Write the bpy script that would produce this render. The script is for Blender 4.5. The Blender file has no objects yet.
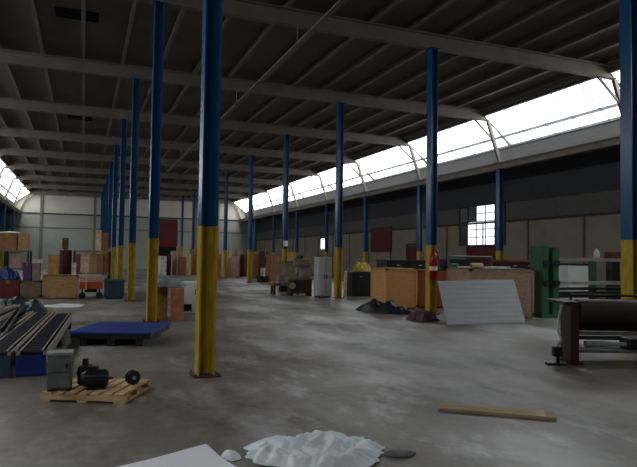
import bpy, bmesh, math, random
from mathutils import Vector, Matrix, noise
C = bpy.context.scene.collection
sc = bpy.context.scene
random.seed(7)
R = math.radians

# ------------------------------------------------------------------ camera
F, YAW, PITCH, ROLL = 590.0, 0.378, 0.040, 0.0142
fw = Vector((math.sin(YAW)*math.cos(PITCH), math.cos(YAW)*math.cos(PITCH), math.sin(PITCH)))
rt = Vector((math.cos(YAW), -math.sin(YAW), 0.0))
up = rt.cross(fw)
r2 = rt*math.cos(ROLL) + up*math.sin(ROLL)
u2 = -rt*math.sin(ROLL) + up*math.cos(ROLL)
cd = bpy.data.cameras.new('camera'); cam = bpy.data.objects.new('camera', cd); C.objects.link(cam)
cd.sensor_width = 36.0; cd.lens = 36.0*F/637.0; cd.clip_end = 300
cam.matrix_world = Matrix(((r2.x, u2.x, -fw.x, 0), (r2.y, u2.y, -fw.y, 0), (r2.z, u2.z, -fw.z, 1.5), (0, 0, 0, 1)))
sc.camera = cam

# ------------------------------------------------------------------ light and exposure
SKYLIGHT = 5.2        # daylight coming through the frosted roof glazing
WALLWIN = 2.2
w = bpy.data.worlds.new('sky'); sc.world = w; w.use_nodes = True
w.node_tree.nodes['Background'].inputs[0].default_value = (.75, .82, .9, 1)
w.node_tree.nodes['Background'].inputs[1].default_value = .5
vs = sc.view_settings
vs.view_transform = 'Standard'; vs.look = 'None'; vs.gamma = 1.0; vs.use_curve_mapping = False
vs.exposure = 0.0

# ------------------------------------------------------------------ materials
def lin(c): return tuple((x/12.92 if x <= .04045 else ((x+.055)/1.055)**2.4) for x in c)
def mat(name, rgb, rough=.7, metal=0.0, var=.18, scale=6.0, bump=0.0, rgb2=None, detail=5, aniso=None, spec=.5):
    """noise-mottled principled material; rgb are display (sRGB) values of the thing's own colour"""
    m = bpy.data.materials.new(name); m.use_nodes = True
    nt = m.node_tree; b = nt.nodes['Principled BSDF']
    tc = nt.nodes.new('ShaderNodeTexCoord'); mp = nt.nodes.new('ShaderNodeMapping')
    if aniso: mp.inputs['Scale'].default_value = aniso
    nt.links.new(tc.outputs['Object'], mp.inputs['Vector'])
    n = nt.nodes.new('ShaderNodeTexNoise'); n.inputs['Scale'].default_value = scale; n.inputs['Detail'].default_value = detail
    nt.links.new(mp.outputs[0], n.inputs['Vector'])
    cr = nt.nodes.new('ShaderNodeValToRGB')
    a = lin(rgb); c2 = lin(rgb2) if rgb2 else tuple(x*(1-2*var) for x in a)
    cr.color_ramp.elements[0].position = .32; cr.color_ramp.elements[1].position = .62
    cr.color_ramp.elements[0].color = (*c2, 1); cr.color_ramp.elements[1].color = (*a, 1)
    nt.links.new(n.outputs['Fac'], cr.inputs[0]); nt.links.new(cr.outputs[0], b.inputs['Base Color'])
    b.inputs['Roughness'].default_value = rough; b.inputs['Metallic'].default_value = metal
    b.inputs['Specular IOR Level'].default_value = spec
    if bump:
        bp = nt.nodes.new('ShaderNodeBump'); bp.inputs['Strength'].default_value = bump; bp.inputs['Distance'].default_value = .02
        nt.links.new(n.outputs['Fac'], bp.inputs['Height']); nt.links.new(bp.outputs[0], b.inputs['Normal'])
    return m
def glazing(name, rgb, s):
    m = bpy.data.materials.new(name); m.use_nodes = True
    nt = m.node_tree; b = nt.nodes['Principled BSDF']
    b.inputs['Base Color'].default_value = (.7, .74, .76, 1); b.inputs['Roughness'].default_value = .35
    tc = nt.nodes.new('ShaderNodeTexCoord'); n = nt.nodes.new('ShaderNodeTexNoise'); n.inputs['Scale'].default_value = .8
    nt.links.new(tc.outputs['Object'], n.inputs['Vector'])
    mr = nt.nodes.new('ShaderNodeMapRange'); mr.inputs[3].default_value = .75*s; mr.inputs[4].default_value = 1.25*s
    nt.links.new(n.outputs['Fac'], mr.inputs[0]); nt.links.new(mr.outputs[0], b.inputs['Emission Strength'])
    b.inputs['Emission Color'].default_value = (*rgb, 1)
    return m
def concrete():
    m = bpy.data.materials.new('worn_concrete'); m.use_nodes = True
    nt = m.node_tree; b = nt.nodes['Principled BSDF']; L = nt.links.new
    tc = nt.nodes.new('ShaderNodeTexCoord')
    def nz(scale, detail, sx=1, sy=1, rot=0, rough=.55):
        mp = nt.nodes.new('ShaderNodeMapping'); mp.inputs['Scale'].default_value = (sx, sy, 1); mp.inputs['Rotation'].default_value[2] = rot
        L(tc.outputs['Object'], mp.inputs['Vector'])
        n = nt.nodes.new('ShaderNodeTexNoise'); n.inputs['Scale'].default_value = scale; n.inputs['Detail'].default_value = detail; n.inputs['Roughness'].default_value = rough
        L(mp.outputs[0], n.inputs['Vector']); return n
    def ramp(src, p0, c0, p1, c1):
        r = nt.nodes.new('ShaderNodeValToRGB'); e = r.color_ramp.elements
        e[0].position = p0; e[0].color = (*c0, 1); e[1].position = p1; e[1].color = (*c1, 1)
        L(src, r.inputs[0]); return r
    def mix(a, bb, fac, mode='MIX'):
        x = nt.nodes.new('ShaderNodeMix'); x.data_type = 'RGBA'; x.blend_type = mode
        if isinstance(fac, float): x.inputs[0].default_value = fac
        else: L(fac, x.inputs[0])
        L(a, x.inputs[6]); L(bb, x.inputs[7]); return x.outputs[2]
    big = ramp(nz(.35, 6).outputs['Fac'], .3, lin((.40, .365, .33)), .7, lin((.57, .545, .505)))
    worn = ramp(nz(.55, 7, 1, .45, .5).outputs['Fac'], .50, (0, 0, 0), .66, (.85, .85, .85))
    pale = nt.nodes.new('ShaderNodeRGB'); pale.outputs[0].default_value = (*lin((.74, .74, .735)), 1)
    c1 = mix(big.outputs[0], pale.outputs[0], worn.outputs[0])
    oil = ramp(nz(.8, 5, 1, .5, .9).outputs['Fac'], .54, (0, 0, 0), .66, (.9, .9, .9))
    dark = nt.nodes.new('ShaderNodeRGB'); dark.outputs[0].default_value = (*lin((.33, .29, .25)), 1)
    c2 = mix(c1, dark.outputs[0], oil.outputs[0])
    area = ramp(nz(.22, 3, 1, 1, .3).outputs['Fac'], .42, (.1, .1, .1), .62, (1, 1, 1))
    scuff = ramp(nz(2.6, 9, 1, .42, -.5, .72).outputs['Fac'], .52, (0, 0, 0), .70, (.9, .9, .9))
    sm = nt.nodes.new('ShaderNodeMath'); sm.operation = 'MULTIPLY'; L(scuff.outputs[0], sm.inputs[0]); L(area.outputs[0], sm.inputs[1])
    scol = nt.nodes.new('ShaderNodeRGB'); scol.outputs[0].default_value = (*lin((.80, .80, .79)), 1)
    c2 = mix(c2, scol.outputs[0], sm.outputs[0])
    grime = ramp(nz(1.7, 8, 1, .5, -.4, .68).outputs['Fac'], .56, (0, 0, 0), .70, (.75, .75, .75))
    gcol = nt.nodes.new('ShaderNodeRGB'); gcol.outputs[0].default_value = (*lin((.30, .25, .21)), 1)
    c2 = mix(c2, gcol.outputs[0], grime.outputs[0])
    speck = ramp(nz(9, 6, 1, 1, 0, .7).outputs['Fac'], .3, (.72, .72, .72), .7, (1.08, 1.08, 1.08))
    c3 = mix(c2, speck.outputs[0], 1.0, 'MULTIPLY')
    L(c3, b.inputs['Base Color'])
    rr = nt.nodes.new('ShaderNodeMapRange'); rr.inputs[1].default_value = .35; rr.inputs[2].default_value = .65
    rr.inputs[3].default_value = .30; rr.inputs[4].default_value = .62
    L(nz(.5, 5, 1, .6, .4).outputs['Fac'], rr.inputs[0]); L(rr.outputs[0], b.inputs['Roughness'])
    bp = nt.nodes.new('ShaderNodeBump'); bp.inputs['Strength'].default_value = .25; bp.inputs['Distance'].default_value = .01
    L(nz(5, 7).outputs['Fac'], bp.inputs['Height']); L(bp.outputs[0], b.inputs['Normal'])
    return m

M = dict(
    concrete=concrete(),
    deck=mat('dark_roof_deck', (.43, .385, .335), .9, var=.10, scale=1.2),
    beam=mat('dusty_cream_steel', (.50, .465, .415), .75, var=.1, scale=2),
    joist=mat('dusty_grey_steel', (.50, .47, .42), .8, var=.1, scale=2),
    fascia=mat('grey_sheet_cladding', (.43, .43, .425), .7, var=.1, scale=1.5, aniso=(1, .3, 9)),
    upperwall=mat('dark_upper_wall', (.29, .295, .32), .9, var=.1), midwall=mat('grey_middle_wall', (.42, .41, .40), .9, var=.08), pilaster=mat('beige_pilaster', (.46, .43, .38), .9), leftwall=mat('dark_partition', (.17, .16, .16), .95, scale=2),
    soffit=mat('dark_soffit', (.25, .25, .27), .9),
    wall=mat('beige_painted_block', (.62, .585, .52), .9, var=.08, scale=1.2),
    cream=mat('cream_painted_wall', (.82, .80, .74), .9, var=.05, scale=.8),
    green_wall=mat('grey_green_painted_wall', (.66, .67, .63), .9, var=.06, scale=.8),
    trim=mat('brown_wall_trim', (.30, .27, .24), .8),
    glaze=glazing('frosted_roof_glazing', (.92, .96, 1.0), SKYLIGHT),
    pane=glazing('bright_wall_pane', (.88, .92, 1.0), WALLWIN),
    darkpane=mat('dirty_dark_pane', (.10, .11, .14), .3),
    mullion=mat('steel_glazing_bar', (.62, .64, .66), .6),
    blue=mat('blue_column_paint', (.075, .345, .53), .27, var=.10, scale=3, aniso=(4, 4, .6)),
    yellow=mat('yellow_column_paint', (.78, .66, .17), .32, var=.12, scale=5, rgb2=(.66, .54, .13), aniso=(4, 4, 1)),
    plate=mat('rusty_base_plate', (.33, .24, .18), .8),
    rust=mat('rust', (.36, .2, .13), .85),
    redpaint=mat('dark_red_door_paint', (.42, .09, .09), .7, var=.1),
    black=mat('black_void', (.03, .03, .035), .9),
    blackm=mat('black_machine_paint', (.085, .08, .09), .5, var=.1),
    brownm=mat('dark_brown_machine_paint', (.25, .17, .155), .55, var=.12, scale=4),
    greym=mat('grey_machine_paint', (.42, .44, .43), .55),
    dgrey=mat('dark_grey_steel', (.2, .2, .205), .5, .3),
    steel=mat('pale_worn_steel', (.70, .70, .68), .45, .0),
    rail=mat('dusty_rail_steel', (.68, .64, .58), .5, .15),
    roller=mat('dark_roller', (.16, .16, .19), .45, .3),
    blueplate=mat('blue_machine_paint', (.07, .17, .46), .5),
    bluegrey=mat('blue_grey_bin_paint', (.20, .27, .36), .6),
    tarpblue=mat('blue_sheeting', (.065, .24, .54), .5, bump=.3),
    green=mat('green_machine_paint', (.18, .41, .27), .5, var=.14, scale=4),
    tan=mat('tan_plywood', (.74, .57, .39), .8, aniso=(1, 1, 6)),
    orange=mat('orange_plywood', (.84, .62, .38), .75, var=.1, aniso=(1, 1, 5)),
    redcrate=mat('red_brown_boards', (.60, .30, .17), .8, aniso=(6, 1, 1)),
    pinktan=mat('pinkish_tan_board', (.72, .60, .48), .8, aniso=(1, 1, 5)),
    greytan=mat('grey_tan_board', (.52, .46, .38), .85),
    ochre=mat('ochre_card', (.72, .56, .30), .85), brown=mat('brown_card', (.62, .44, .28), .85),
    pale=mat('pale_card', (.88, .78, .63), .85), redbrown=mat('red_brown_card', (.62, .38, .26), .85),
    pinkish=mat('dusty_pink_card', (.78, .64, .59), .85), purple=mat('purple_card', (.38, .26, .42), .85),
    mauve=mat('mauve_card', (.60, .52, .54), .85), white=mat('white_card', (.86, .85, .82), .8),
    red=mat('dull_red_card', (.45, .2, .16), .85), dark=mat('dark_card', (.16, .14, .15), .9),
    maroon=mat('maroon_wrap', (.30, .15, .16), .8), olive=mat('olive_card', (.36, .32, .2), .85),
    tape=mat('parcel_tape', (.66, .53, .36), .45),
    pallet=mat('pallet_pine', (.86, .72, .54), .8, rgb2=(.68, .52, .36), scale=3, aniso=(1, 5, 5)),
    plank=mat('pale_plank', (.72, .63, .48), .8, rgb2=(.60, .51, .38), scale=3, aniso=(1, 6, 6)),
    gbox=mat('grey_green_cabinet', (.43, .475, .45), .55),
    gboxlid=mat('pale_grey_lid', (.60, .63, .60), .5),
    orangepaint=mat('orange_red_paint', (.72, .27, .10), .6),
    sheetgrey=mat('grey_fibre_sheet', (.63, .64, .655), .55, var=.06, scale=2, aniso=(1, 1, 9)),
    plastic=mat('crumpled_white_plastic', (.92, .955, .97), .35, var=.08, scale=6),
    whiteboard=mat('white_board', (.97, .98, 1.0), .45, var=.01),
    darktarp=mat('dark_tarpaulin', (.15, .19, .225), .45, rgb2=(.08, .09, .105), scale=2.5),
    purpletarp=mat('dark_purple_wrap', (.40, .24, .28), .5),
    yellowbag=mat('yellow_wrap', (.80, .70, .20), .6, rgb2=(.58, .48, .12)),
    teal=mat('grey_teal_cover', (.55, .64, .64), .7), orangebox=mat('orange_brown_card', (.76, .49, .34), .85),
    whitecab=mat('white_cabinet', (.95, .97, .95), .5, var=.03), bluewhite=mat('pale_grey_cabinet', (.70, .73, .73), .5, var=.05),
    extred=mat('extinguisher_red', (.68, .05, .05), .3), hose=mat('black_rubber', (.05, .05, .05), .6),
    label=mat('white_label', (.92, .92, .9), .6, var=.02), conduit=mat('galvanised_conduit', (.58, .55, .50), .45, .4),
    copper=mat('copper_winding', (.55, .30, .16), .5, .5),
)

# ------------------------------------------------------------------ mesh helpers
class MB:
    def __init__(s): s.bm = bmesh.new()
    def box(s, x0, x1, y0, y1, z0, z1, rot=None, bev=0.0):
        g = bmesh.ops.create_cube(s.bm, size=1.0)
        m = Matrix.Translation(((x0+x1)/2, (y0+y1)/2, (z0+z1)/2)) @ (rot or Matrix.Identity(4)) @ Matrix.Diagonal((abs(x1-x0), abs(y1-y0), abs(z1-z0), 1))
        bmesh.ops.transform(s.bm, matrix=m, verts=g['verts'])
        if bev:
            ed = list({e for v in g['verts'] for e in v.link_edges})
            bmesh.ops.bevel(s.bm, geom=ed, offset=bev, segments=2, affect='EDGES', profile=.5)
        return s
    def cyl(s, p, q, r, r2=None, n=16):
        p, q = Vector(p), Vector(q); d = q-p
        g = bmesh.ops.create_cone(s.bm, cap_ends=True, segments=n, radius1=r, radius2=r if r2 is None else r2, depth=d.length)
        m = Matrix.Translation((p+q)/2) @ d.to_track_quat('Z', 'Y').to_matrix().to_4x4()
        bmesh.ops.transform(s.bm, matrix=m, verts=g['verts'])
        return s
    def bar(s, p, q, wd, ht):
        """square-section bar from p to q"""
        p, q = Vector(p), Vector(q); d = q-p
        g = bmesh.ops.create_cube(s.bm, size=1.0)
        m = Matrix.Translation((p+q)/2) @ d.to_track_quat('Y', 'Z').to_matrix().to_4x4() @ Matrix.Diagonal((wd, d.length, ht, 1))
        bmesh.ops.transform(s.bm, matrix=m, verts=g['verts'])
        return s
    def prism(s, pts, axis, a, b):
        """extrude a closed 2-D outline along an axis"""
        def P(u, v, t): return {'z': (u, v, t), 'x': (t, u, v), 'y': (u, t, v)}[axis]
        lo = [s.bm.verts.new(P(u, v, a)) for u, v in pts]; hi = [s.bm.verts.new(P(u, v, b)) for u, v in pts]
        n = len(pts)
        s.bm.faces.new(lo[::-1]); s.bm.faces.new(hi)
        for i in range(n): s.bm.faces.new((lo[i], lo[(i+1) % n], hi[(i+1) % n], hi[i]))
        return s
    def lathe(s, prof, n=20, c=(0, 0, 0)):
        rings = []
        for r, z in prof:
            rings.append([s.bm.verts.new((c[0]+r*math.cos(2*math.pi*i/n), c[1]+r*math.sin(2*math.pi*i/n), c[2]+z)) for i in range(n)])
        for a, b in zip(rings, rings[1:]):
            for i in range(n): s.bm.faces.new((a[i], a[(i+1) % n], b[(i+1) % n], b[i]))
        s.bm.faces.new(rings[0][::-1]); s.bm.faces.new(rings[-1])
        return s
    def tube(s, pts, r, n=8):
        for p, q in zip(pts, pts[1:]): s.cyl(p, q, r, n=n)
        for p in pts[1:-1]:
            g = bmesh.ops.create_icosphere(s.bm, subdivisions=1, radius=r); bmesh.ops.translate(s.bm, vec=Vector(p), verts=g['verts'])
        return s
    def build(s, name, m, parent=None, smooth=False, loc=None):
        bmesh.ops.recalc_face_normals(s.bm, faces=s.bm.faces[:])
        me = bpy.data.meshes.new(name); s.bm.to_mesh(me); s.bm.free()
        me.materials.append(M[m] if isinstance(m, str) else m)
        if smooth:
            for p in me.polygons: p.use_smooth = True
        o = bpy.data.objects.new(name, me); C.objects.link(o)
        if parent: o.parent = parent
        if loc: o.location = loc
        return o
def thing(name, label, cat, loc=(0, 0, 0), rz=0.0, group=None):
    o = bpy.data.objects.new(name, None); C.objects.link(o); o.empty_display_size = .2
    o.location = loc; o.rotation_euler = (0, 0, rz)
    return tag(o, label, cat, group)
def tag(o, label, cat, group=None):
    o['label'] = label; o['category'] = cat
    if group: o['group'] = group
    return o
def struct(o): o['kind'] = 'structure'; return o
def copy_tree(o, parent=None):
    c = o.copy(); C.objects.link(c)
    if parent: c.parent = parent
    for ch in list(o.children): copy_tree(ch, c)
    return c

# ------------------------------------------------------------------ the hall
XA, DX, Y0, DY = 1.45, 7.3, 7.45, 6.28
XB, XC, XD = XA+DX, XA+2*DX, XA-DX
YN, YF = Y0-4*DY, 64.2          # the hall runs on behind the camera
XR, XL = 18.0, -6.75             # outer walls of the low side aisles
HB = 7.25                       # underside of the roof beams
struct(MB().box(XL-.2, XR+.2, YN-.2, YF+.2, -.2, 0).build('floor', 'concrete'))
struct(MB().box(XD+.81, XC-.81, YN-.2, YF+.2, 7.85, 8.0).build('ceiling', 'deck'))
struct(MB().box(XL-.2, XR+.2, YN-.2, YN, 0, 8.0).build('wall_back', 'wall'))
struct(MB().box(XR, XR+.2, YN, YF, 0, 3.25).build('wall_right', 'wall'))
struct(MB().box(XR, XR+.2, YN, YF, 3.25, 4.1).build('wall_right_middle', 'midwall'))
struct(MB().box(XR, XR+.2, YN, YF, 4.1, 5.6).build('wall_right_upper', 'upperwall'))  # right wall coloured in flat bands, darker towards the eave
struct(MB().box(XL-.2, XL, YN, YF, 0, 5.6).build('wall_left', 'leftwall'))
wf = struct(MB().box(XL-.2, XR+.2, YF, YF+.2, 5.42, 8.0).build('wall_far', 'cream'))
struct(MB().box(XL-.2, XR+.2, YF, YF+.2, 0, 5.42).build('wall_far_lower', 'green_wall'))
n_trim = [0]
def trim(mb, m):
    n_trim[0] += 1
    return struct(mb.build('trim_%d' % n_trim[0], m))
trim(MB().box(XL, XR, YF-.06, YF, 5.36, 5.5), 'trim')
trim(MB().box(XL, XR, YF-.05, YF, 3.98, 4.1), 'joist')
for x in (-4.0, .95, 4.6, 11.2, 13.6):
    trim(MB().box(x-.12, x+.12, YF-.14, YF, 0, 7.6), 'joist')
trim(MB().box(XR-.07, XR, YN, YF, 3.22, 3.32), 'trim')          # pipe rail along the windowed wall
trim(MB().box(XL, XL+.07, YN, YF, 3.22, 3.32), 'trim')
y = YN+1.0
while y < YF:
    trim(MB().box(XR-.04, XR, y-.05, y+.05, 0, 3.25), 'pilaster')
    y += 3.1
for s, xc, xw in ((1, XC, XR), (-1, XD, XL)):                   # low aisle roofs, cladding bands and eave beams
    a, b = sorted((xc+s*.6, xw+s*.2))
    struct(MB().box(a, b, YN, YF, 5.6, 5.72).build('ceiling_aisle', 'soffit'))
    a, b = sorted((xc+s*.60, xc+s*.66))
    fb = MB()
    k = 5.5
    while k < 6.3:
        a2, b2 = sorted((xc+s*.60, xc+s*(.66 if int(round((k-5.5)/.14)) % 2 else .63)))
        fb.box(a2, b2, YN, YF, k, k+.14); k += .14
    struct(fb.build('cladding_band', 'fascia'))
    # eave beam on the outer column row
    eb = MB()
    eb.box(xc-.13, xc+.13, YN, YF, 5.28, 5.31).box(xc-.13, xc+.13, YN, YF, 5.52, 5.55).box(xc-.11, xc+.11, YN, YF, 5.31, 5.52)
    struct(eb.build('eave_beam', 'beam'))
    a, b = sorted((xc+s*.13, xc+s*.66))
    struct(MB().box(a, b, YN, YF, 5.46, 5.50).build('eave_shelf', 'fascia'))
    a, b = sorted((xc-s*.86, xc-s*.80))
    struct(MB().box(a, b, YN, YF, 7.46, 8.0).build('roof_edge_board', 'beam'))

# roof glazing: one long sloping light per bay and side, a frame, bars and panes
nw = [0]
def skylight(xt, zt, xb, zb, ya, yb):
    nw[0] += 1
    e = bpy.data.objects.new('window_%d' % nw[0], None); C.objects.link(e); struct(e); e.location = (xb, (ya+yb)/2, zb)
    d = Vector((xt-xb, 0, zt-zb)); hy = (yb-ya)/2
    nrm = Vector((d.z, 0, -d.x)).normalized()
    fr = MB()
    for t, wd in ((0, .10), (.30, .11), (1, .10)):
        p = d*t; fr.bar((p.x, -hy, p.z), (p.x, hy, p.z), wd, wd)
    n = 5
    for i in range(n+1):
        yy = -hy + 2*hy*i/n
        fr.bar((0, yy, 0), (d.x, yy, d.z), .08 if i in (0, n) else .03, .07)
    fr.build('window_frame', 'mullion', e)
    pb = MB()
    off = nrm*(-.01 if xt < xb else .01)
    v = [pb.bm.verts.new((p[0]+o.x, p[1], p[2]+o.z)) for o in (Vector((0, 0, 0)), Vector((.012 if xt < xb else -.012, 0, .006))) for p in
         ((0, -hy, 0), (0, hy, 0), (d.x, hy, d.z), (d.x, -hy, d.z))]
    for f in ((0, 1, 2, 3), (7, 6, 5, 4), (0, 4, 5, 1), (1, 5, 6, 2), (2, 6, 7, 3), (3, 7, 4, 0)): pb.bm.faces.new([v[i] for i in f])
    pb.build('window_pane', 'glaze', e)
NK = range(-4, 10)
for k in range(-4, 9):
    ya, yb = Y0+DY*k, Y0+DY*(k+1)
    yb = min(yb, YF)
    if k >= -2:
        skylight(XC-.81, 7.46, XC+.62, 6.34, ya, yb)
        skylight(XD+.81, 7.46, XD-.62, 6.34, ya, yb)
    else:                                                        # the bays behind the camera are sheeted over
        struct(MB().bar((XC-.09, ya, 6.9), (XC-.09, yb, 6.9), 2.2, 1.2).build('roof_sheeting', 'deck'))
        struct(MB().bar((XD+.09, ya, 6.9), (XD+.09, yb, 6.9), 2.2, 1.2).build('roof_sheeting', 'deck'))
for k in NK:                                                     # transverse roof beams, end struts
    yy = Y0+DY*k
    bmb = MB()
    x0, x1 = XD+.62, XC-.62
    bmb.box(x0, x1, yy-.11, yy+.11, HB, HB+.03).box(x0, x1, yy-.11, yy+.11, HB+.37, HB+.40).box(x0, x1, yy-.012, yy+.012, HB+.03, HB+.37)
    struct(bmb.build('roof_beam', 'beam'))
    for s, xc in ((1, XC), (-1, XD)):
        sb = MB()
        sb.bar((xc-s*.62, yy, HB+.05), (xc-s*.02, yy, 5.62), .12, .13)
        sb.bar((xc-s*1.3, yy, HB+.02), (xc-s*.30, yy, 6.45), .06, .07)
        sb.bar((xc-s*.50, yy, HB+.02), (xc+s*.50, yy, 6.30), .06, .06)
        sb.box(xc-.14, xc+.14, yy-.16, yy+.16, 5.55, 5.63)
        struct(sb.build('eave_strut', 'beam'))
for i in range(18):                                              # joists along the hall
    x = XD+.98 + i*(XC-XD-1.96)/17
    j = MB()
    j.box(x-.05, x+.05, YN, YF, 7.65, 7.68).box(x-.03, x+.03, YN, YF, 7.68, 7.85)
    struct(j.build('roof_joist', 'joist'))

# windows and red panels of the wall beyond the low aisle
nw[0] += 1
e = bpy.data.objects.new('window_%d' % nw[0], None); C.objects.link(e); struct(e); e.location = (XR, 23.85, 2.2)
fr = MB(); lit = MB(); drk = MB()
wy, wz = .70, .385
for c in range(-1, 4):
    for r_ in range(5):
        y1 = 1.0-(c-1)*wy-wy; y0_ = y1-0  # columns run from far to near
        ya = .98 - c*wy; yb = ya-wy
        (lit if (c in (0, 1, 2) and r_ < 3) or (c in (1, 2) and r_ > 2) else drk).box(-.03, -.015, yb, ya, r_*wz, (r_+1)*wz)
for c in range(-1, 5): fr.box(-.06, 0, .98-c*wy-.022, .98-c*wy+.022, -.04, 5*wz+.04)
for r_ in range(6): fr.box(-.06, 0, .98-4*wy, .98+wy, r_*wz-.022, r_*wz+.022)
fr.build('window_frame', 'trim', e); lit.build('window_pane', 'pane', e); drk.build('dark_pane', 'darkpane', e)
nw[0] += 1
e = bpy.data.objects.new('window_%d' % nw[0], None); C.objects.link(e); struct(e); e.location = (XR, 44.2, 0)
MB().box(-.05, 0, -.62, .62, 2.1, 2.16).box(-.05, 0, -.62, .62, 3.0, 3.06).box(-.05, 0, -.62, -.5, 2.1, 3.6).box(-.05, 0, .5, .62, 2.1, 3.6).build('window_frame', 'trim', e)
MB().box(-.03, -.01, -.5, .5, 2.16, 3.0).build('window_pane', 'pane', e)
def red_panel(n, y0, y1, z0, z1):
    e = bpy.data.objects.new('door_%d' % n, None); C.objects.link(e); struct(e); e.location = (XR, (y0+y1)/2, z0)
    h = (y1-y0)/2; H = z1-z0
    p = MB()
    k = 0.0
    while k < H-.05:
        p.box(-.05 if int(k/.19) % 2 else -.06, -.01, -h, h, k, min(H, k+.19)); k += .19
    p.build('door_panel', 'redpaint', e)
    MB().box(-.08, 0, -h-.1, -h, 0, H).box(-.08, 0, h, h+.1, 0, H).box(-.08, 0, -h-.1, h+.1, H, H+.1).build('door_frame', 'trim', e)
red_panel(1, 32.9, 35.5, 1.89, 3.4)
red_panel(2, 29.7, 30.8, .9, 2.28)
red_panel(3, 22.5, 24.8, .3, 2.1)
e = bpy.data.objects.new('door_4', None); C.objects.link(e); struct(e); e.location = (8.2, YF, 0)
d = MB()
for k in range(14): d.box(-.92, .92, -.09 if k % 2 else -.11, -.04, 2.4+k*.19, 2.4+(k+1)*.19)
d.build('shutter', 'redpaint', e)
MB().box(-.92, .92, -.03, -.005, 0, 2.4).build('dark_opening', 'black', e)
MB().box(-1.06, -.92, -.14, 0, 0, 5.06).box(.92, 1.06, -.14, 0, 0, 5.06).box(-1.06, 1.06, -.16, 0, 5.06, 5.3).build('door_frame', 'trim', e)
for n, (x0, x1, y0, y1) in enumerate(((-.86, .2, 16.4, 17.0), (-.86, .2, 29.2, 29.8))):   # dark vents in the roof deck
    v = MB().box(x0, x1, y0, y1, 7.80, 7.85)
    for k in range(5): v.box(x0, x1, y0+.05+k*.11, y0+.08+k*.11, 7.77, 7.80)
    struct(v.build('roof_vent', 'black'))
cp = MB().cyl((4.8, YN, 6.84), (4.8, YF, 6.84), .02, n=10)
for k in NK:
    cp.cyl((4.8, Y0+DY*k, 6.84), (4.8, Y0+DY*k, HB), .012, n=6).box(4.74, 4.86, Y0+DY*k-.03, Y0+DY*k+.03, 6.79, 6.80)
    cp.cyl((4.8, Y0+DY*k+2.9, 6.84), (4.8, Y0+DY*k+3.0, 6.84), .03, n=10)
struct(cp.build('ceiling_conduit', 'conduit'))

# ------------------------------------------------------------------ columns
HT = 1.87
def hsec(a=.105, b=.115, tf=.02, tw=.014):
    return [(-a, -b), (-a+tf, -b), (-a+tf, -tw), (a-tf, -tw), (a-tf, -b), (a, -b), (a, b), (a-tf, b), (a-tf, tw), (-a+tf, tw), (-a+tf, b), (-a, b)]
def make_column(h):
    t = thing('steel_column', '', 'column')
    MB().prism(hsec(), 'z', HT, h).build('shaft', 'blue', t)
    MB().prism(hsec(.107, .117, .022, .016), 'z', .02, HT).build('painted_base', 'yellow', t)
    bp = MB().box(-.17, .17, -.17, .17, 0, .02)
    for sx in (-1, 1):
        for sy in (-1, 1): bp.cyl((sx*.145, sy*.145, .02), (sx*.145, sy*.145, .045), .014, n=6)
    bp.build('base_plate', 'plate', t)
    MB().box(-.17, .17, -.15, .15, h-.02, h).build('cap_plate', 'blue', t)
    return t
ORD = ['first', 'second', 'third', 'fourth', 'fifth', 'sixth', 'seventh', 'eighth', 'ninth', 'tenth']
hi, lo = make_column(HB), make_column(5.28)
used = set()
for x, ks, rowtext, tall in ((XA, range(0, 9), 'row running back beside the loaded pallet', True),
                             (XB, range(0, 9), 'row with the fire extinguisher', True),
                             (XC, range(1, 9), 'row under the bright roof glazing by the window', False),
                             (XD, range(7, 9), 'row before the dark wall behind the stacked cartons', False)):
    for i, k in enumerate(ks):
        src = hi if tall else lo
        o = copy_tree(src) if src.name in used else src
        used.add(src.name)
        o.location = (x, Y0+DY*k, 0)
        tag(o, ('%s blue steel column with yellow base in the %s' % (ORD[i], rowtext)), 'column', 'blue and yellow columns, ' + rowtext)

# fire extinguisher and paper notices on columns
t = thing('fire_extinguisher', 'red fire extinguisher hanging on a blue and yellow column by the long crate', 'fire extinguisher', (XB-.10, Y0+DY-.26, .95))
MB().lathe([(.08, 0), (.11, .015), (.11, .60), (.085, .68), (.04, .72), (.03, .74)], 18).build('body', 'extred', t, True)
MB().cyl((0, 0, .73), (0, 0, .80), .024).box(-.02, .02, -.10, .03, .78, .81).build('valve', 'dgrey', t)
MB().tube([(.03, -.02, .77), (.11, -.04, .70), (.14, -.05, .45), (.125, -.03, .2)], .013).build('hose', 'hose', t)
MB().lathe([(.1115, .24), (.1120, .25), (.1120, .34), (.1115, .35)], 18).build('paper_label', 'label', t)
MB().box(-.04, .04, .10, .13, .3, .55).build('bracket', 'dgrey', t)
tag(MB().box(XB-.115, XB+.105, Y0+3*DY-.145, Y0+3*DY-.13, 1.98, 2.24).box(XB-.115, XB+.105, Y0+3*DY-.147, Y0+3*DY-.145, 2.2, 2.23).build('paper_notice', 'label'),
    'white paper notice fixed to the fourth column in the fire extinguisher row', 'notice')

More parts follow.
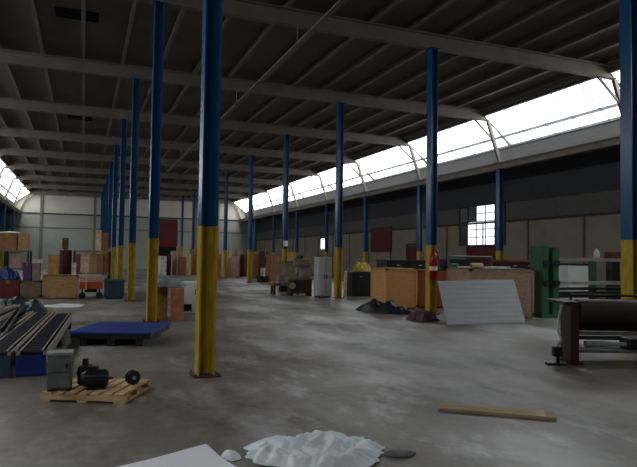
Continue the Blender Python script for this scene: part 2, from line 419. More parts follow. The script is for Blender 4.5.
# ------------------------------------------------------------------ foreground
def pallet(label, loc, rz, wx, wy, h=.14, m='pallet', nb=7):
    t = thing('wooden_pallet', label, 'pallet', loc, rz)
    d = MB(); bw = wx/nb
    for i in range(nb): d.box(-wx/2+i*bw+bw*.13, -wx/2+(i+1)*bw-bw*.13, -wy/2, wy/2, h-.022, h, bev=.003)
    d.build('deck', m, t)
    for y in (-wy/2+.045, 0, wy/2-.045): MB().box(-wx/2, wx/2, y-.045, y+.045, .02, h-.022).build('stringer', m, t)
    b = MB()
    for x in (-wx/2+.06, 0, wx/2-.06): b.box(x-.05, x+.05, -wy/2, wy/2, 0, .02)
    b.build('bottom_boards', m, t)
    return t
PR = R(-26)
pc = Vector((.19, 6.80, 0))
pallet('pale wooden pallet on the floor carrying a grey box and an electric motor', pc, PR, .88, .76, .095)
def onp(u, v, z=.096):
    q = Matrix.Rotation(PR, 4, 'Z') @ Vector((u, v, 0)); return (pc.x+q.x, pc.y+q.y, z)
t = thing('control_box', 'upright grey green steel control box standing on the loaded pallet', 'electrical box', onp(-.31, -.24), R(-3))
MB().box(-.115, .115, -.10, .10, .02, .36, bev=.008).build('body', 'gbox', t)
MB().box(-.125, .125, -.11, .11, .36, .39, bev=.005).build('lid', 'gboxlid', t)
MB().box(-.095, .095, -.112, -.10, .20, .32).build('door', 'gbox', t)
MB().box(-.095, .095, -.110, -.10, .04, .17).build('lower_panel', 'gbox', t)
MB().box(.06, .08, -.126, -.112, .24, .28).build('handle', 'dgrey', t)
for sx in (-1, 1): MB().box(sx*.09-.02, sx*.09+.02, -.09, .09, 0, .02).build('foot', 'dgrey', t)
t = thing('electric_motor', 'black electric motor lying on the loaded pallet beside the grey box', 'motor', onp(.035, -.15), R(-8))
mb = MB().cyl((-.10, 0, .10), (.11, 0, .10), .085, n=20)
for i in range(16):
    a = math.pi*2*i/16; mb.bar((-.09, .088*math.cos(a), .10+.088*math.sin(a)), (.10, .088*math.cos(a), .10+.088*math.sin(a)), .010, .010)
mb.build('housing', 'blackm', t)
MB().cyl((-.145, 0, .10), (-.10, 0, .10), .06, .082).build('fan_cowl', 'blackm', t)
MB().cyl((.11, 0, .10), (.123, 0, .10), .07).cyl((.123, 0, .10), (.17, 0, .10), .015).build('shaft', 'dgrey', t)
MB().box(-.07, .02, -.04, .04, .175, .23, bev=.006).build('terminal_box', 'blackm', t)
MB().box(-.08, .10, -.09, .09, 0, .02).box(-.06, .08, -.045, .045, .015, .05).build('foot', 'blackm', t)
t = thing('gearbox', 'dark lumpy gearbox between the grey box and the electric motor on the pallet', 'gearbox', onp(-.18, .05), R(-20))
MB().box(-.06, .06, -.08, .08, 0, .2, bev=.02).build('housing', 'blackm', t)
MB().cyl((0, -.1, .13), (0, .1, .13), .055).build('hub', 'dgrey', t)
MB().cyl((0, 0, .2), (0, 0, .27), .035, .03).build('breather', 'blackm', t)
t = thing('pulley_wheel', 'small black pulley wheel standing at the bare end of the loaded pallet', 'pulley', onp(.34, .08), R(20))
MB().cyl((0, -.03, .075), (0, -.018, .075), .075, n=24).cyl((0, -.018, .075), (0, .018, .075), .062, n=24).cyl((0, .018, .075), (0, .03, .075), .075, n=24).build('rim', 'blackm', t)
MB().cyl((0, -.045, .075), (0, .045, .075), .02).build('hub', 'steel', t)

# conveyor sections stacked along the floor
def conveyor(label, loc, rz, wd, ln, rollm, endm, z=.16):
    t = thing('roller_conveyor', label, 'conveyor', loc, rz, 'roller conveyor sections laid side by side')
    for sx in (-1, 1):
        x = sx*(wd/2-.02)
        MB().box(x-.02, x+.02, 0, ln, z, z+.16).box(x-.035, x+.035, 0, ln, z+.145, z+.16).build('side_rail', 'rail', t)
    rl = MB(); n = int(ln/.145)
    for i in range(min(n, 90)): rl.cyl((-wd/2+.04, .1+i*(ln-.2)/(n-1), z+.11), (wd/2-.04, .1+i*(ln-.2)/(n-1), z+.11), .042, n=10)
    rl.build('rollers', rollm, t)
    for yy in (.06, ln*.5, ln-.1): MB().box(-wd/2+.01, wd/2-.01, yy-.04, yy+.04, 0, z).build('support', 'blackm', t)
    MB().box(-wd/2, wd/2, -.02, 0, .01, z+.10).build('end_plate', endm, t)
    return t
CR = R(-2.5)
cb = Vector((-.56, 8.02, 0))
def along(d): 
    q = Matrix.Rotation(CR, 4, 'Z') @ Vector((d, 0, 0)); return (cb.x+q.x, cb.y+q.y, 0)
conveyor('roller conveyor section with a bright blue end plate nearest the grey box', along(0), CR, .34, 4.9, 'roller', 'blueplate')
conveyor('roller conveyor section second from the grey box, dark blue end plate', along(-.39), CR, .34, 5.1, 'roller', 'bluegrey')
conveyor('roller conveyor section third from the grey box, black end plate', along(-.78), CR, .34, 5.4, 'roller', 'blackm')
conveyor('roller conveyor section fourth from the grey box, just inside the wide one', along(-1.17), CR, .34, 5.8, 'roller', 'blackm')
conveyor('widest roller conveyor section, fifth from the grey box, towards the wall', along(-1.68), CR, .56, 7.0, 'roller', 'blackm')
for i, (d, y0, ln, z, m, lab) in enumerate(((-1.25, 12.3, 5.2, .32, 'rail', 'loose pale steel rail lying across the tops of the dark conveyor sections'),
                                            (-.5, 11.9, 5.0, .32, 'blackm', 'loose black steel channel lying on top of the conveyor sections'))):
    t = MB().box(-.05, .05, 0, ln*.8, 0, .012).box(-.05, -.038, 0, ln*.8, 0, .07).box(.038, .05, 0, ln*.8, 0, .07).build('steel_channel', m)
    t.location = (-.56+d, y0-2.0, z); t.rotation_euler = (0, 0, R(-7+i*9)); tag(t, lab, 'steel channel')

# low blue platform
BR = R(-20)
t = thing('blue_platform', 'low platform with a flat blue top on dark skids near the second column', 'platform', (.68, 10.85, 0), BR)
MB().box(-.66, .66, -.72, .72, .20, .245, bev=.01).build('deck', 'tarpblue', t)
MB().box(-.64, .64, -.70, .70, .13, .20).build('rim', 'blackm', t)
for x in (-.45, 0, .45): MB().box(x-.06, x+.06, -.65, .65, 0, .13).build('skid', 'blackm', t)

# plank, white board, crumpled plastic
t = thing('timber_plank', 'pale timber plank lying alone on the open concrete floor', 'plank', (3.80, 4.79, 0), math.atan2(-.67, .84))
MB().box(-.545, .545, -.12, .12, .0, .03, bev=.004).build('board', 'plank', t)
MB().box(.37, .45, -.121, .121, .03, .034).build('tape_band', 'pale', t)
def sheet(name, nx, ny, fn, m, parent=None, thick=.004, smooth=True, sub=1):
    mb = MB(); vv = [[mb.bm.verts.new(fn(i/(nx-1), j/(ny-1))) for i in range(nx)] for j in range(ny)]
    for j in range(ny-1):
        for i in range(nx-1): mb.bm.faces.new((vv[j][i], vv[j][i+1], vv[j+1][i+1], vv[j+1][i]))
    o = mb.build(name, m, parent, smooth)
    md = o.modifiers.new('thick', 'SOLIDIFY'); md.thickness = thick; md.offset = 0
    if sub: md = o.modifiers.new('sub', 'SUBSURF'); md.levels = md.render_levels = sub
    return o
def wb(u, v):
    # quad with a raised far corner
    a, b, c, d = Vector((-.15, 4.30)), Vector((.55, 3.55)), Vector((1.04, 4.05)), Vector((.915, 4.57))
    p = (a*(1-u)+b*u)*(1-v) + (d*(1-u)+c*u)*v
    z = .012 + .10*max(0, v-.45)**1.5*(1-.55*u) + .01*math.sin(5*u+2*v)
    return (p.x, p.y, z)
tag(sheet('white_board', 16, 16, wb, 'whiteboard', thick=.006), 'smooth white board lying at the bottom edge with one corner raised', 'board')
def crumple(cx, cy, rx, ry, h, rot, seed, ridge=1.0, nx=64, ny=52, freq=3.2, flat=.0):
    def fn(u, v):
        a, b = u*2-1, v*2-1
        # square to disc
        x = a*math.sqrt(1-b*b/2); y = b*math.sqrt(1-a*a/2)
        r = math.hypot(x, y); th = math.atan2(y, x)
        k = 1+.22*noise.noise(Vector((math.cos(th)*1.5+seed, math.sin(th)*1.5, seed)))+.10*noise.noise(Vector((math.cos(th)*5, math.sin(th)*5+seed, 3)))
        X, Y = x*rx*k, y*ry*k
        n1 = noise.noise(Vector((X*freq, Y*freq, seed)))
        n2 = abs(noise.noise(Vector((X*freq*2.3+5, Y*freq*2.3, seed+2))))
        n3 = abs(noise.noise(Vector((X*freq*5.1+5, Y*freq*5.1, seed+7))))
        prof = max(0, 1-r**2.2)
        z = .006 + h*prof*(.62+.55*n1) + h*ridge*(.34*(.5-n2)+.16*(.5-n3))*min(1, (1-r)*4+.12)
        z = max(.006+.004*n2, z)
        c, s = math.cos(rot), math.sin(rot)
        return (cx+X*c-Y*s, cy+X*s+Y*c, z)
    return fn
tag(sheet('plastic_sheet', 72, 56, crumple(1.68, 4.22, .55, .36, .125, R(-22), 3.1, ridge=1.9), 'plastic', thick=.003),
    'crumpled translucent white plastic sheet heaped on the floor at the bottom edge', 'plastic sheet')
tag(sheet('plastic_scrap', 24, 20, crumple(1.06, 4.36, .07, .09, .06, 0, 8.4, freq=9), 'plastic', thick=.003),
    'small twist of grey plastic between the white board and the crumpled sheet', 'plastic scrap')
tag(sheet('plastic_scrap', 24, 20, crumple(2.29, 4.02, .12, .08, .035, R(-15), 5.2, freq=8), 'greym', thick=.003),
    'flat grey scrap of plastic beyond the crumpled white sheet towards the plank', 'plastic scrap')

# ------------------------------------------------------------------ dark brown machine
t = thing('brown_machine', 'long dark brown machine with open base at the edge of the picture', 'machine', (6.55, 6.60, 0), R(-21.6))
for x in (.09, 2.35):
    lg = MB().box(x-.065, x+.065, .06, .42, .03, .86, bev=.01).box(x-.10, x+.10, .0, .48, 0, .03)
    lg.build('leg', 'brownm', t)
MB().box(-.05, 2.43, .06, .80, .86, .90).build('table', 'brownm', t)
rr = MB().cyl((.17, .16, .76), (2.27, .16, .76), .17, n=28)
rr.build('roller', 'brownm', t, False)
MB().box(.18, 2.26, .30, .36, .46, .72).build('back_panel', 'dgrey', t)
MB().box(.18, 2.26, .10, .16, .42, .47).box(.18, 2.26, .5, .56, .30, .36).build('tie_bar', 'greym', t)
MB().box(.18, 2.26, .12, .7, .16, .20).build('tray', 'greym', t)
MB().cyl((.3, .2, .28), (.62, .2, .28), .05).cyl((.62, .2, .28), (.9, .2, .28), .03).build('drive_shaft', 'steel', t)
MB().box(.95, 1.3, .15, .5, .2, .36, bev=.02).build('drive_motor', 'blackm', t)
MB().tube([(-.06, .15, .85), (-.12, .1, .7), (-.16, .05, .5), (-.13, .02, .36), (-.2, .0, .25)], .018).build('lever', 'steel', t)
MB().box(-.25, -.12, -.03, .06, .12, .26, bev=.01).box(-.34, -.06, -.05, .08, 0, .03).box(-.20, -.16, -.01, .03, .03, .13).build('foot_pedal', 'blackm', t)
MB().tube([(.2, .45, .90), (.2, .45, .98), (2.2, .45, .98), (2.2, .45, .90)], .02).build('top_rail', 'dgrey', t)

# green machine behind
t = thing('green_machine', 'green roll forming machine with two tall stands and long pale rails', 'machine', (11.1, 12.2, 0), R(-3))
for x, h in ((.16, 1.88), (.50, 1.84)):
    st = MB().prism([(x-.12, 0), (x+.13, 0), (x+.11, .3), (x+.08, 1.2), (x+.11, h-.1), (x+.05, h), (x-.07, h), (x-.11, h-.12), (x-.08, 1.1)], 'y', 0, .5)
    st.build('stand', 'green', t)
    for z in (1.42, .9): MB().cyl((x, -.05, z), (x, .02, z), .09).build('bearing', 'dgrey', t)
MB().box(-.0, .75, -.06, .56, 0, .08).build('plinth', 'green', t)
MB().box(.2, .46, .1, .4, .3, .8).build('gearbox', 'green', t)
for z in (1.49, .86): MB().box(.62, 4.2, .02, .10, z, z+.085).box(.62, 4.2, .0, .12, z+.07, z+.09).build('rail', 'steel', t)
for x in (2.05, 4.1): MB().box(x-.07, x+.07, .3, .45, 0, 1.5).build('upright', 'green', t)
MB().cyl((.6, .3, .74), (4.0, .3, .74), .04).build('shaft', 'dgrey', t)
MB().box(.6, 4.1, .2, .5, .5, .66).build('bed', 'dgrey', t)
t = thing('white_carton', 'white carton standing behind the pale rails of the green machine', 'box', (13.62, 13.3, 0))
MB().box(-.50, .50, 0, .6, 0, 1.36, bev=.01).build('body', 'whitecab', t)
MB().box(-.51, .51, -.01, .61, 1.36, 1.42).build('lid', 'dgrey', t)
t = thing('control_pedestal', 'dark pedestal with a red lamp top beside the white carton', 'pedestal', (14.75, 13.2, 0))
MB().box(-.16, .16, -.12, .12, 0, 1.55, bev=.02).build('post', 'dgrey', t); MB().box(-.2, .2, -.14, .14, 1.55, 1.78, bev=.02).build('lamp_housing', 'red', t)
t = thing('oil_can', 'small pale can standing on the upper rail of the green machine', 'can', (13.0, 12.16, 1.582))
MB().lathe([(.07, 0), (.08, .02), (.08, .16), (.05, .2), (.025, .22), (.02, .26)], 14).build('body', 'white', t, True); MB().cyl((0, 0, .26), (.05, 0, .34), .012, .006).build('spout', 'dgrey', t)

# ------------------------------------------------------------------ boxes, crates
def carton(name, x0, x1, y0, y1, z0, z1, m, label, group=None):
    t = thing(name, label, {'cardboard_box': 'box', 'wooden_crate': 'crate', 'steel_box': 'bin'}[name], ((x0+x1)/2, (y0+y1)/2, z0), 0, group)
    a, b, h = (x1-x0)/2, (y1-y0)/2, z1-z0
    if name == 'cardboard_box':
        MB().box(-a, a, -b, b, 0, h, bev=min(a, h)*.03).build('body', m, t)
        MB().box(-a*.13, a*.13, -b-.004, b+.004, h-.001, h+.004).box(-a*.13, a*.13, -b-.005, -b, h*.8, h+.003).build('tape', 'tape', t)
    elif name == 'wooden_crate':
        MB().box(-a+.02, a-.02, -b+.02, b-.02, .03, h-.02).build('panel', m, t)
        fr = MB()
        for sx in (-1, 1):
            for sy in (-1, 1): fr.box(*sorted((sx*a, sx*(a-.07))), *sorted((sy*b, sy*(b-.07))), 0, h)
        for z in (.05, h-.07):
            for sy in (-1, 1): fr.box(-a, a, *sorted((sy*b, sy*(b-.03))), z, z+.07)
            for sx in (-1, 1): fr.box(*sorted((sx*a, sx*(a-.03))), -b, b, z, z+.07)
        fr.build('battens', m, t)
        MB().box(-a, a, -b, b, h-.02, h).build('lid', m, t)
    else:
        MB().box(-a, a, -b, b, .06, h).build('body', m, t)
        MB().box(-a-.02, a+.02, -b-.02, b+.02, h-.07, h).build('rim', m, t)
        for sx in (-1, 1): MB().box(sx*a*.7-.05, sx*a*.7+.05, -b, b, 0, .06).build('skid', 'blackm', t)
        for i in (-1, 0, 1): MB().box(i*a*.6-.02, i*a*.6+.02, -b-.02, -b, .06, h-.07).build('rib', m, t)
    return t
BOXES = [
    ('wooden_crate', -1.22, -0.13, 21.20, 21.85, 0, 0.79, 'tan', 'large tan plywood crate standing at the front of the stored boxes'),
    ('cardboard_box', -1.08, -0.77, 21.30, 21.75, 0.79, 1.46, 'ochre', 'ochre cardboard box standing on the large tan plywood crate'),
    ('cardboard_box', -0.36, -0.22, 21.26, 21.46, 0.79, 1.20, 'white', 'narrow white carton standing on the end of the large tan crate'),
    ('cardboard_box', -0.28, -0.10, 22.20, 22.70, 0.84, 1.49, 'brown', 'narrow brown carton on the lower rack shelf beside the maroon roll'),
    ('cardboard_box', -0.06, 0.19, 22.10, 22.65, 0.84, 1.52, 'pale', 'pale tan carton on the lower rack shelf'),
    ('cardboard_box', 0.21, 0.44, 22.10, 22.60, 0.84, 1.50, 'tan', 'tan carton between the pale and the brown carton on the rack shelf'),
    ('cardboard_box', 0.46, 0.63, 22.05, 22.55, 0.84, 1.50, 'brown', 'brown carton between the tan and the reddish carton on the rack shelf'),
    ('cardboard_box', 0.65, 0.82, 22.10, 22.60, 0.84, 1.49, 'redbrown', 'reddish brown carton at the end of the lower rack shelf'),
    ('cardboard_box', 0.38, 0.57, 22.30, 22.80, 1.62, 2.34, 'pale', 'tall pale carton on top of the rack'),
    ('cardboard_box', 0.60, 0.80, 22.30, 22.80, 1.62, 2.26, 'redbrown', 'reddish carton on top of the rack beside the tall pale carton'),
    ('cardboard_box', -2.86, -2.24, 23.60, 24.40, 1.60, 2.20, 'brown', 'wide brown carton on the upper shelf under a white sheet'),
    ('cardboard_box', -2.20, -1.88, 23.60, 24.40, 1.60, 2.21, 'tan', 'tan carton with pale edge on the upper shelf beside the wide brown one'),
    ('cardboard_box', -2.42, -2.08, 23.40, 24.10, 0.96, 1.44, 'pinkish', 'dusty pink carton on the lower shelf under the wide brown carton'),
    ('wooden_crate', -1.90, -1.28, 21.60, 22.35, 0, 0.58, 'greytan', 'low grey tan crate on the floor under the purple carton'),
    ('cardboard_box', -1.86, -1.61, 21.75, 22.25, 0.58, 1.18, 'purple', 'purple carton standing beside the crumpled blue bundle'),
    ('cardboard_box', -1.58, -1.34, 21.75, 22.25, 0.58, 1.16, 'mauve', 'greyish mauve carton between the purple carton and the tan crate'),
    ('cardboard_box', -1.59, -1.28, 21.80, 22.2, 1.165, 1.29, 'white', 'flat white carton lying on top of the mauve carton'),
    ('cardboard_box', -2.62, -1.95, 21.80, 22.50, 0, 0.60, 'red', 'dull red carton on the floor beneath the blue bundle'),
    ('steel_box', 0.69, 1.31, 21.00, 21.90, 0.00, 0.63, 'bluegrey', 'blue grey steel bin standing beside the low orange trolley'),
    ('cardboard_box', 5.16, 5.62, 44.00, 45.20, 0, 1.42, 'white', 'white carton below the dark red shutter door far back'),
    ('cardboard_box', 5.72, 6.01, 44.50, 45.50, 0, 1.50, 'dark', 'dark carton beside the white one below the red shutter door'),
    ('cardboard_box', 6.29, 6.66, 46.00, 47.00, 0, 1.81, 'pinkish', 'tall pinkish carton far back just past the red shutter door'),
    ('cardboard_box', 6.99, 7.34, 48.00, 49.00, 0, 2.23, 'tan', 'tallest tan carton far back past the shutter door'),
    ('cardboard_box', 6.59, 6.95, 44.00, 45.00, 0, 1.37, 'redbrown', 'low rust brown carton before the tallest tan carton far back'),
    ('cardboard_box', 7.06, 7.45, 44.40, 45.40, 0, 1.59, 'pale', 'pale carton far back above the white cabinet'),
    ('cardboard_box', 7.67, 8.09, 45.50, 46.50, 0, 1.99, 'brown', 'brown carton far back just before the thick yellow column base'),
    ('cardboard_box', 8.63, 8.98, 41.00, 42.00, 0, 1.62, 'redbrown', 'rust carton far back just past the thick yellow column base'),
    ('cardboard_box', 9.75, 10.24, 43.30, 44.30, 0, 1.93, 'pale', 'tall pale carton far back by the sixth column'),
    ('cardboard_box', 10.16, 10.53, 42.20, 43.20, 0, 1.49, 'pinkish', 'pink carton far back between the tall pale and tan cartons'),
    ('cardboard_box', 10.69, 11.07, 43.30, 44.30, 0, 1.95, 'tan', 'tall tan carton far back beside the low pink one'),
    ('cardboard_box', 10.84, 11.17, 42.00, 43.00, 0, 1.65, 'maroon', 'dark maroon carton far back by the fifth column'),
    ('cardboard_box', 10.54, 10.92, 38.50, 39.50, 0, 1.72, 'ochre', 'ochre carton far back just past the fifth column'),
    ('cardboard_box', 11.09, 11.38, 39.00, 40.00, 0, 1.86, 'brown', 'brown carton between the ochre carton and the white drum'),
    ('cardboard_box', 10.96, 11.34, 37.50, 38.40, 0, 1.85, 'maroon', 'maroon carton standing behind the white drum'),
    ('cardboard_box', 10.21, 10.51, 33.50, 34.20, 0, 1.64, 'redbrown', 'reddish carton between the white drum and the fourth column'),
    ('cardboard_box', 9.92, 10.30, 31.50, 32.20, 0, 1.53, 'brown', 'brown carton close beside the column with the paper notice'),
    ('cardboard_box', 9.78, 10.19, 29.00, 29.70, 0, 1.74, 'ochre', 'tall ochre carton behind the low roller table'),
    ('wooden_crate', 8.00, 8.70, 24.00, 24.70, 0, 1.32, 'greytan', 'dusty grey tan crate standing behind the junk machine and roller table'),
    ('cardboard_box', 7.25, 7.60, 22.45, 22.75, 0.51, .80, 'mauve', 'dusty mauve carton lying on the low roller table'),
    ('cardboard_box', 8.85, 9.25, 24.6, 25.1, 0, 1.45, 'brown', 'tall brown carton between the dusty crate and the grey locker'),
    ('wooden_crate', 8.22, 9.28, 15.30, 16.30, 0.00, 1.20, 'orange', 'pale orange plywood crate beside the dark tarpaulin heap'),
    ('wooden_crate', 9.36, 10.36, 15.40, 16.40, 0.00, 1.15, 'redcrate', 'reddish brown crate behind the column with the fire extinguisher'),
    ('wooden_crate', 8.95, 10.96, 12.27, 13.37, 0.0, 1.27, 'pinktan', 'long tan crate with the grey sheets leaning on it'),
]
for b in BOXES: carton(*b)
def rack(label, x0, x1, y0, y1, zs, m='greytan'):
    t = thing('storage_rack', label, 'rack', ((x0+x1)/2, (y0+y1)/2, 0))
    a, b = (x1-x0)/2, (y1-y0)/2
    for z in zs: MB().box(-a, a, -b, b, z-.05, z).build('shelf', m, t)
    for sx in (-1, 1):
        for sy in (-1, 1): MB().box(sx*(a-.03)-.03, sx*(a-.03)+.03, sy*(b-.03)-.03, sy*(b-.03)+.03, 0, zs[-1]-.05).build('post', 'dgrey', t)
    return t
rack('two-level rack of cartons behind the orange trolley', -.33, .90, 21.98, 23.2, (.84, 1.62))
rack('two-level rack of brown cartons by the dark wall opening', -3.3, -1.8, 23.3, 24.55, (.96, 1.60))
t = thing('material_roll', 'dark maroon upright roll of material behind the large tan crate', 'roll', (-.58, 22.3, 0))
MB().lathe([(.19, 0), (.2, .02), (.2, 1.6), (.19, 1.62)], 22).build('wrap', 'maroon', t); MB().cyl((0, 0, 1.62), (0, 0, 1.66), .06).build('core', 'brown', t)
carton('cardboard_box', -.70, -.50, 22.2, 22.42, 1.66, 2.04, 'olive', 'small olive carton balanced on top of the dark maroon roll')
def bump_sheet(name, cx, cy, rx, ry, h, z0, m, label, cat, seed, rot=0, freq=2.0):
    f = crumple(0, 0, rx, ry, h, rot, seed, freq=freq, nx=40, ny=32)
    o = sheet(name, 40, 32, f, m, thick=.006); o.location = (cx, cy, z0)
    return tag(o, label, cat)
bump_sheet('cloth_bundle', -2.30, 22.15, .36, .3, .42, .605, 'blueplate', 'crumpled dark blue bundle lying on the dull red carton', 'bundle', 2.2, freq=4)
bump_sheet('white_sheet', -2.55, 24.0, .42, .4, .07, 2.207, 'white', 'thin white sheet spread over the wide brown carton', 'sheet', 4.4, freq=4)
bump_sheet('white_sheet', -.45, 18.4, .55, .55, .06, 0.0, 'plastic', 'pale sheet lying on the floor before the large tan crate', 'sheet', 6.1, freq=3)
t = thing('flat_trolley', 'low flat trolley with an orange red side beam before the carton rack', 'trolley', (.26, 21.42, 0))
MB().box(-.36, .36, -.35, .35, .57, .73).build('deck', 'pinkish', t)
for y in (-.365, .365): MB().box(-.36, .36, y-.035, y+.035, .34, .57).build('side_beam', 'orangepaint', t)
for sx in (-1, 1):
    for sy in (-1, 1):
        MB().cyl((sx*.27, sy*.3-.03, .1), (sx*.27, sy*.3+.03, .1), .1).build('wheel', 'hose', t)
        MB().box(sx*.27-.02, sx*.27+.02, sy*.3-.04, sy*.3+.04, .12, .36).build('fork', 'dgrey', t)
MB().box(-.2, .2, -.2, .2, .22, .34).build('battery_box', 'blackm', t)
MB().box(-.18, -.14, -.44, -.40, .3, .95).build('stop_post', 'pale', t)

# between the first two columns: covered boxes and a white cabinet
t = thing('covered_box', 'tan box under a folded grey teal cover behind the second column', 'box', (1.72, 14.55, 0), R(-8))
MB().box(-.20, .18, -.35, .35, 0, .74, bev=.01).build('body', 'ochre', t)
MB().box(-.21, .19, -.36, .36, .55, .58).build('strap', 'tape', t)
t = thing('cardboard_box', 'orange brown carton between the second column and the white cabinet', 'box', (2.05, 14.0, 0), R(-8))
MB().box(-.15, .15, -.3, .3, 0, .74, bev=.01).build('body', 'orangebox', t); MB().box(-.03, .03, -.304, .304, .738, .744).build('tape', 'tape', t)
bump_sheet('folded_cover', 1.85, 14.4, .46, .42, .28, .745, 'teal', 'folded grey teal cover heaped over the tan and orange cartons', 'cover', 9.3, freq=3)
t = thing('white_cabinet', 'white cabinet with a dark opening low in front, next to the orange carton', 'cabinet', (2.55, 15.5, 0), R(-8))
MB().box(-.26, .26, -.3, .3, .02, .82, bev=.012).build('body', 'whitecab', t)
MB().box(-.25, .25, -.312, -.30, .32, .79).build('door', 'whitecab', t); MB().box(-.22, .08, -.316, -.30, .09, .26).build('opening', 'black', t)
MB().box(.16, .18, -.33, -.312, .5, .64).build('handle', 'dgrey', t)

# ------------------------------------------------------------------ leaning grey sheets and things around the crates
def lean(label, x0b, x1b, yb, x0t, x1t, yt, zt, off):
    mb = MB(); n = 9
    P = lambda u, v: Vector(((x0b*(1-u)+x1b*u)*(1-v)+(x0t*(1-u)+x1t*u)*v, yb*(1-v)+yt*v, zt*v))
    nr = Vector((0, -zt, yt-yb)).normalized()
    a = []; b = []
    for j in range(n*2+1):
        v = j/(n*2); d = nr*(off+(.005 if j % 2 else 0))
        a.append((mb.bm.verts.new(P(0, v)+d), mb.bm.verts.new(P(1, v)+d))); 
        q = nr*(off-.014); b.append((mb.bm.verts.new(P(0, v)+q), mb.bm.verts.new(P(1, v)+q)))
    for j in range(n*2):
        mb.bm.faces.new((a[j][0], a[j][1], a[j+1][1], a[j+1][0])); mb.bm.faces.new((b[j][1], b[j][0], b[j+1][0], b[j+1][1]))
        mb.bm.faces.new((a[j][0], a[j+1][0], b[j+1][0], b[j][0])); mb.bm.faces.new((a[j][1], b[j][1], b[j+1][1], a[j+1][1]))
    mb.bm.faces.new((a[0][1], a[0][0], b[0][0], b[0][1])); mb.bm.faces.new((a[-1][0], a[-1][1], b[-1][1], b[-1][0]))
    return tag(mb.build('corrugated_sheet', 'sheetgrey'), label, 'sheet')
lean('large grey corrugated sheet leaning in front against the long tan crate', 7.70, 9.92, 11.42, 7.92, 10.20, 12.15, .96, .012)
lean('second grey sheet leaning just behind the large one with a shifted edge', 8.62, 10.02, 11.62, 8.75, 10.24, 12.20, 1.0, -.01)
bump_sheet('dark_tarpaulin', 7.80, 14.55, 1.0, .40, .36, 0, 'darktarp', 'dark crumpled tarpaulin heap on the floor before the orange crate', 'tarpaulin', 1.7, R(112), freq=2.6)
bump_sheet('wrapped_bundle', 7.72, 12.45, .36, .4, .34, 0, 'purpletarp', 'dark purplish wrapped bundle on the floor beside the leaning sheet', 'bundle', 7.7, R(20), freq=3.5)
t = thing('timber_plank', 'white painted timber lying on the lid of the long tan crate', 'plank', (9.75, 12.75, 1.27), R(4))
MB().box(-.85, .85, -.05, .05, 0, .05).build('board', 'white', t)
t = thing('cable_reel', 'small pale roll lying on the lid of the long tan crate', 'roll', (9.25, 12.42, 1.27))
MB().cyl((-.16, 0, .07), (.16, 0, .07), .07).build('wrap', 'pale', t); MB().cyl((-.2, 0, .07), (.2, 0, .07), .03).build('core', 'brown', t)
def workbench(label, x0, x1, y0, y1, h, m, top):
    t = thing('work_cabinet', label, 'machine', ((x0+x1)/2, (y0+y1)/2, 0))
    a, b = (x1-x0)/2, (y1-y0)/2
    MB().box(-a, a, -b+.03, b, .08, h-.06).build('body', m, t); MB().box(-a-.03, a+.03, -b-.02, b+.02, h-.06, h).build('top', top, t)
    n = max(2, int(a*2/.6))
    for i in range(n):
        x = -a+(i+.5)*2*a/n
        d = MB().box(x-a/n+.03, x+a/n-.03, -b+.01, -b+.03, .14, h-.1).build('door', m, t)
        MB().box(x-.06, x+.06, -b-.012, -b+.01, h-.2, h-.17).build('handle', 'steel', d)
    MB().box(-a+.04, a-.04, -b+.06, b-.04, 0, .08).build('plinth', 'blackm', t)
    return t
workbench('dark metal cabinet with two compartments under the yellow bundle', 9.62, 11.1, 20.6, 21.4, .95, 'blackm', 'dgrey')
bump_sheet('yellow_bundle', 10.22, 20.95, .42, .36, .46, .955, 'yellowbag', 'yellow crumpled bundle lying on the dark metal cabinet', 'bundle', 5.5, freq=3)
t = thing('grey_locker', 'tall pale grey locker standing before the third column of the extinguisher row', 'locker', (8.36, 20.55, 0))
MB().box(-.27, .27, -.24, .24, .05, 1.5, bev=.01).build('body', 'bluewhite', t)
for sx in (-1, 1):
    d = MB().box(*sorted((sx*.01, sx*.25)), -.256, -.24, .09, 1.46).build('door', 'bluewhite', t)
    MB().box(sx*.05-.012, sx*.05+.012, -.275, -.256, .7, .85).build('handle', 'dgrey', d)
MB().box(-.24, .24, -.2, .22, 0, .05).build('plinth', 'blackm', t)
t = thing('timber_plank', 'pale timber standing on end beside the column near the dark metal cabinet', 'plank', (9.2, 20.35, 0), R(10))
MB().box(-.06, .06, -.02, .02, 0, 1.0).build('board', 'pale', t)
# junk machines by the locker
t = thing('roller_table', 'low rusty roller table on short legs beside the tall junk machine', 'machine', (7.55, 22.6, 0), R(-5))
MB().box(-.56, .56, -.3, .3, .34, .42).build('frame', 'greytan', t)
for sx in (-1, 1):
    for sy in (-1, 1): MB().box(sx*.48-.04, sx*.48+.04, sy*.24-.04, sy*.24+.04, 0, .34).build('leg', 'rust', t)
rl = MB()
for i in range(7): rl.cyl((-.48+i*.16, -.28, .46), (-.48+i*.16, .28, .46), .045, n=12)
rl.build('rollers', 'rail', t); MB().box(-.2, .1, -.2, .2, .1, .34).build('drive', 'blackm', t)
t = thing('junk_machine', 'tall dusty brown machine with motor and spindle head beside the grey locker', 'machine', (7.78, 21.5, 0), R(-8))
MB().box(-.42, .42, -.3, .3, .1, .62).build('base', 'maroon', t)
for sx in (-1, 1):
    MB().box(sx*.36-.06, sx*.36+.06, -.28, .28, 0, .1).build('foot', 'blackm', t)
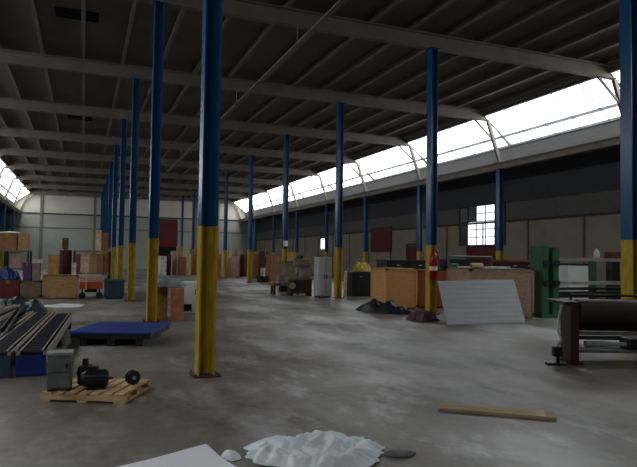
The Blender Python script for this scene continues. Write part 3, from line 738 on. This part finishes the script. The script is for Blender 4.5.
MB().box(-.5, .5, -.26, .26, .62, .70).build('table', 'greytan', t)
MB().box(.02, .42, -.1, .26, .70, 1.45, bev=.03).build('pillar', 'mauve', t)
MB().box(-.22, .4, -.2, .2, 1.12, 1.42, bev=.04).build('spindle_head', 'greytan', t)
MB().cyl((-.12, 0, 1.12), (-.12, 0, .86), .05, .035).build('spindle', 'steel', t)
MB().cyl((.0, 0, 1.42), (.0, 0, 1.56), .12).build('motor', 'dgrey', t)
MB().cyl((-.35, -.31, .4), (-.35, -.36, .4), .12, n=20).build('handwheel', 'rail', t)
MB().box(-.4, -.1, -.32, -.3, .2, .55).build('access_panel', 'blackm', t)
t = thing('white_drum', 'small white drum standing on a box far back among the cartons', 'drum', (9.7, 33.1, .36))
MB().lathe([(.13, 0), (.14, .02), (.14, .44), (.12, .47)], 18).build('body', 'white', t, True); MB().cyl((0, 0, .47), (0, 0, .5), .05).build('cap', 'hose', t)
carton('cardboard_box', 9.45, 10.0, 32.9, 33.4, 0, .36, 'dark', 'low dark box under the small white drum')

# dark machines between the crates and the windowed wall
workbench('long black cabinet behind the orange and reddish crates', 9.5, 11.2, 17.6, 18.4, 1.45, 'blackm', 'dgrey')
t = thing('hooded_machine', 'dark machine with a pale tubular frame behind the long tan crate', 'machine', (11.35, 15.9, 0))
MB().box(-.75, .75, -.3, .35, 0, 1.2, bev=.02).build('body', 'dgrey', t)
MB().tube([(-.82, -.34, 1.2), (-.82, -.34, 1.58), (.82, -.34, 1.58), (.82, -.34, 1.2)], .03).build('frame', 'greym', t)
MB().box(-.72, .72, .1, .3, 1.2, 1.5).build('hood', 'blackm', t)
MB().box(-.6, -.3, -.2, .1, 1.2, 1.36, bev=.02).build('green_cover', 'green', t)
workbench('low black cabinet between the long tan crate and the green machine', 12.35, 13.5, 15.0, 15.7, 1.5, 'blackm', 'redcrate')

bump_sheet('dark_bundle', -1.55, 16.6, .85, .5, .42, 0, 'darktarp', 'dark blue black heap of sheeting on the floor beyond the conveyor sections', 'bundle', 3.9, R(10), freq=3)
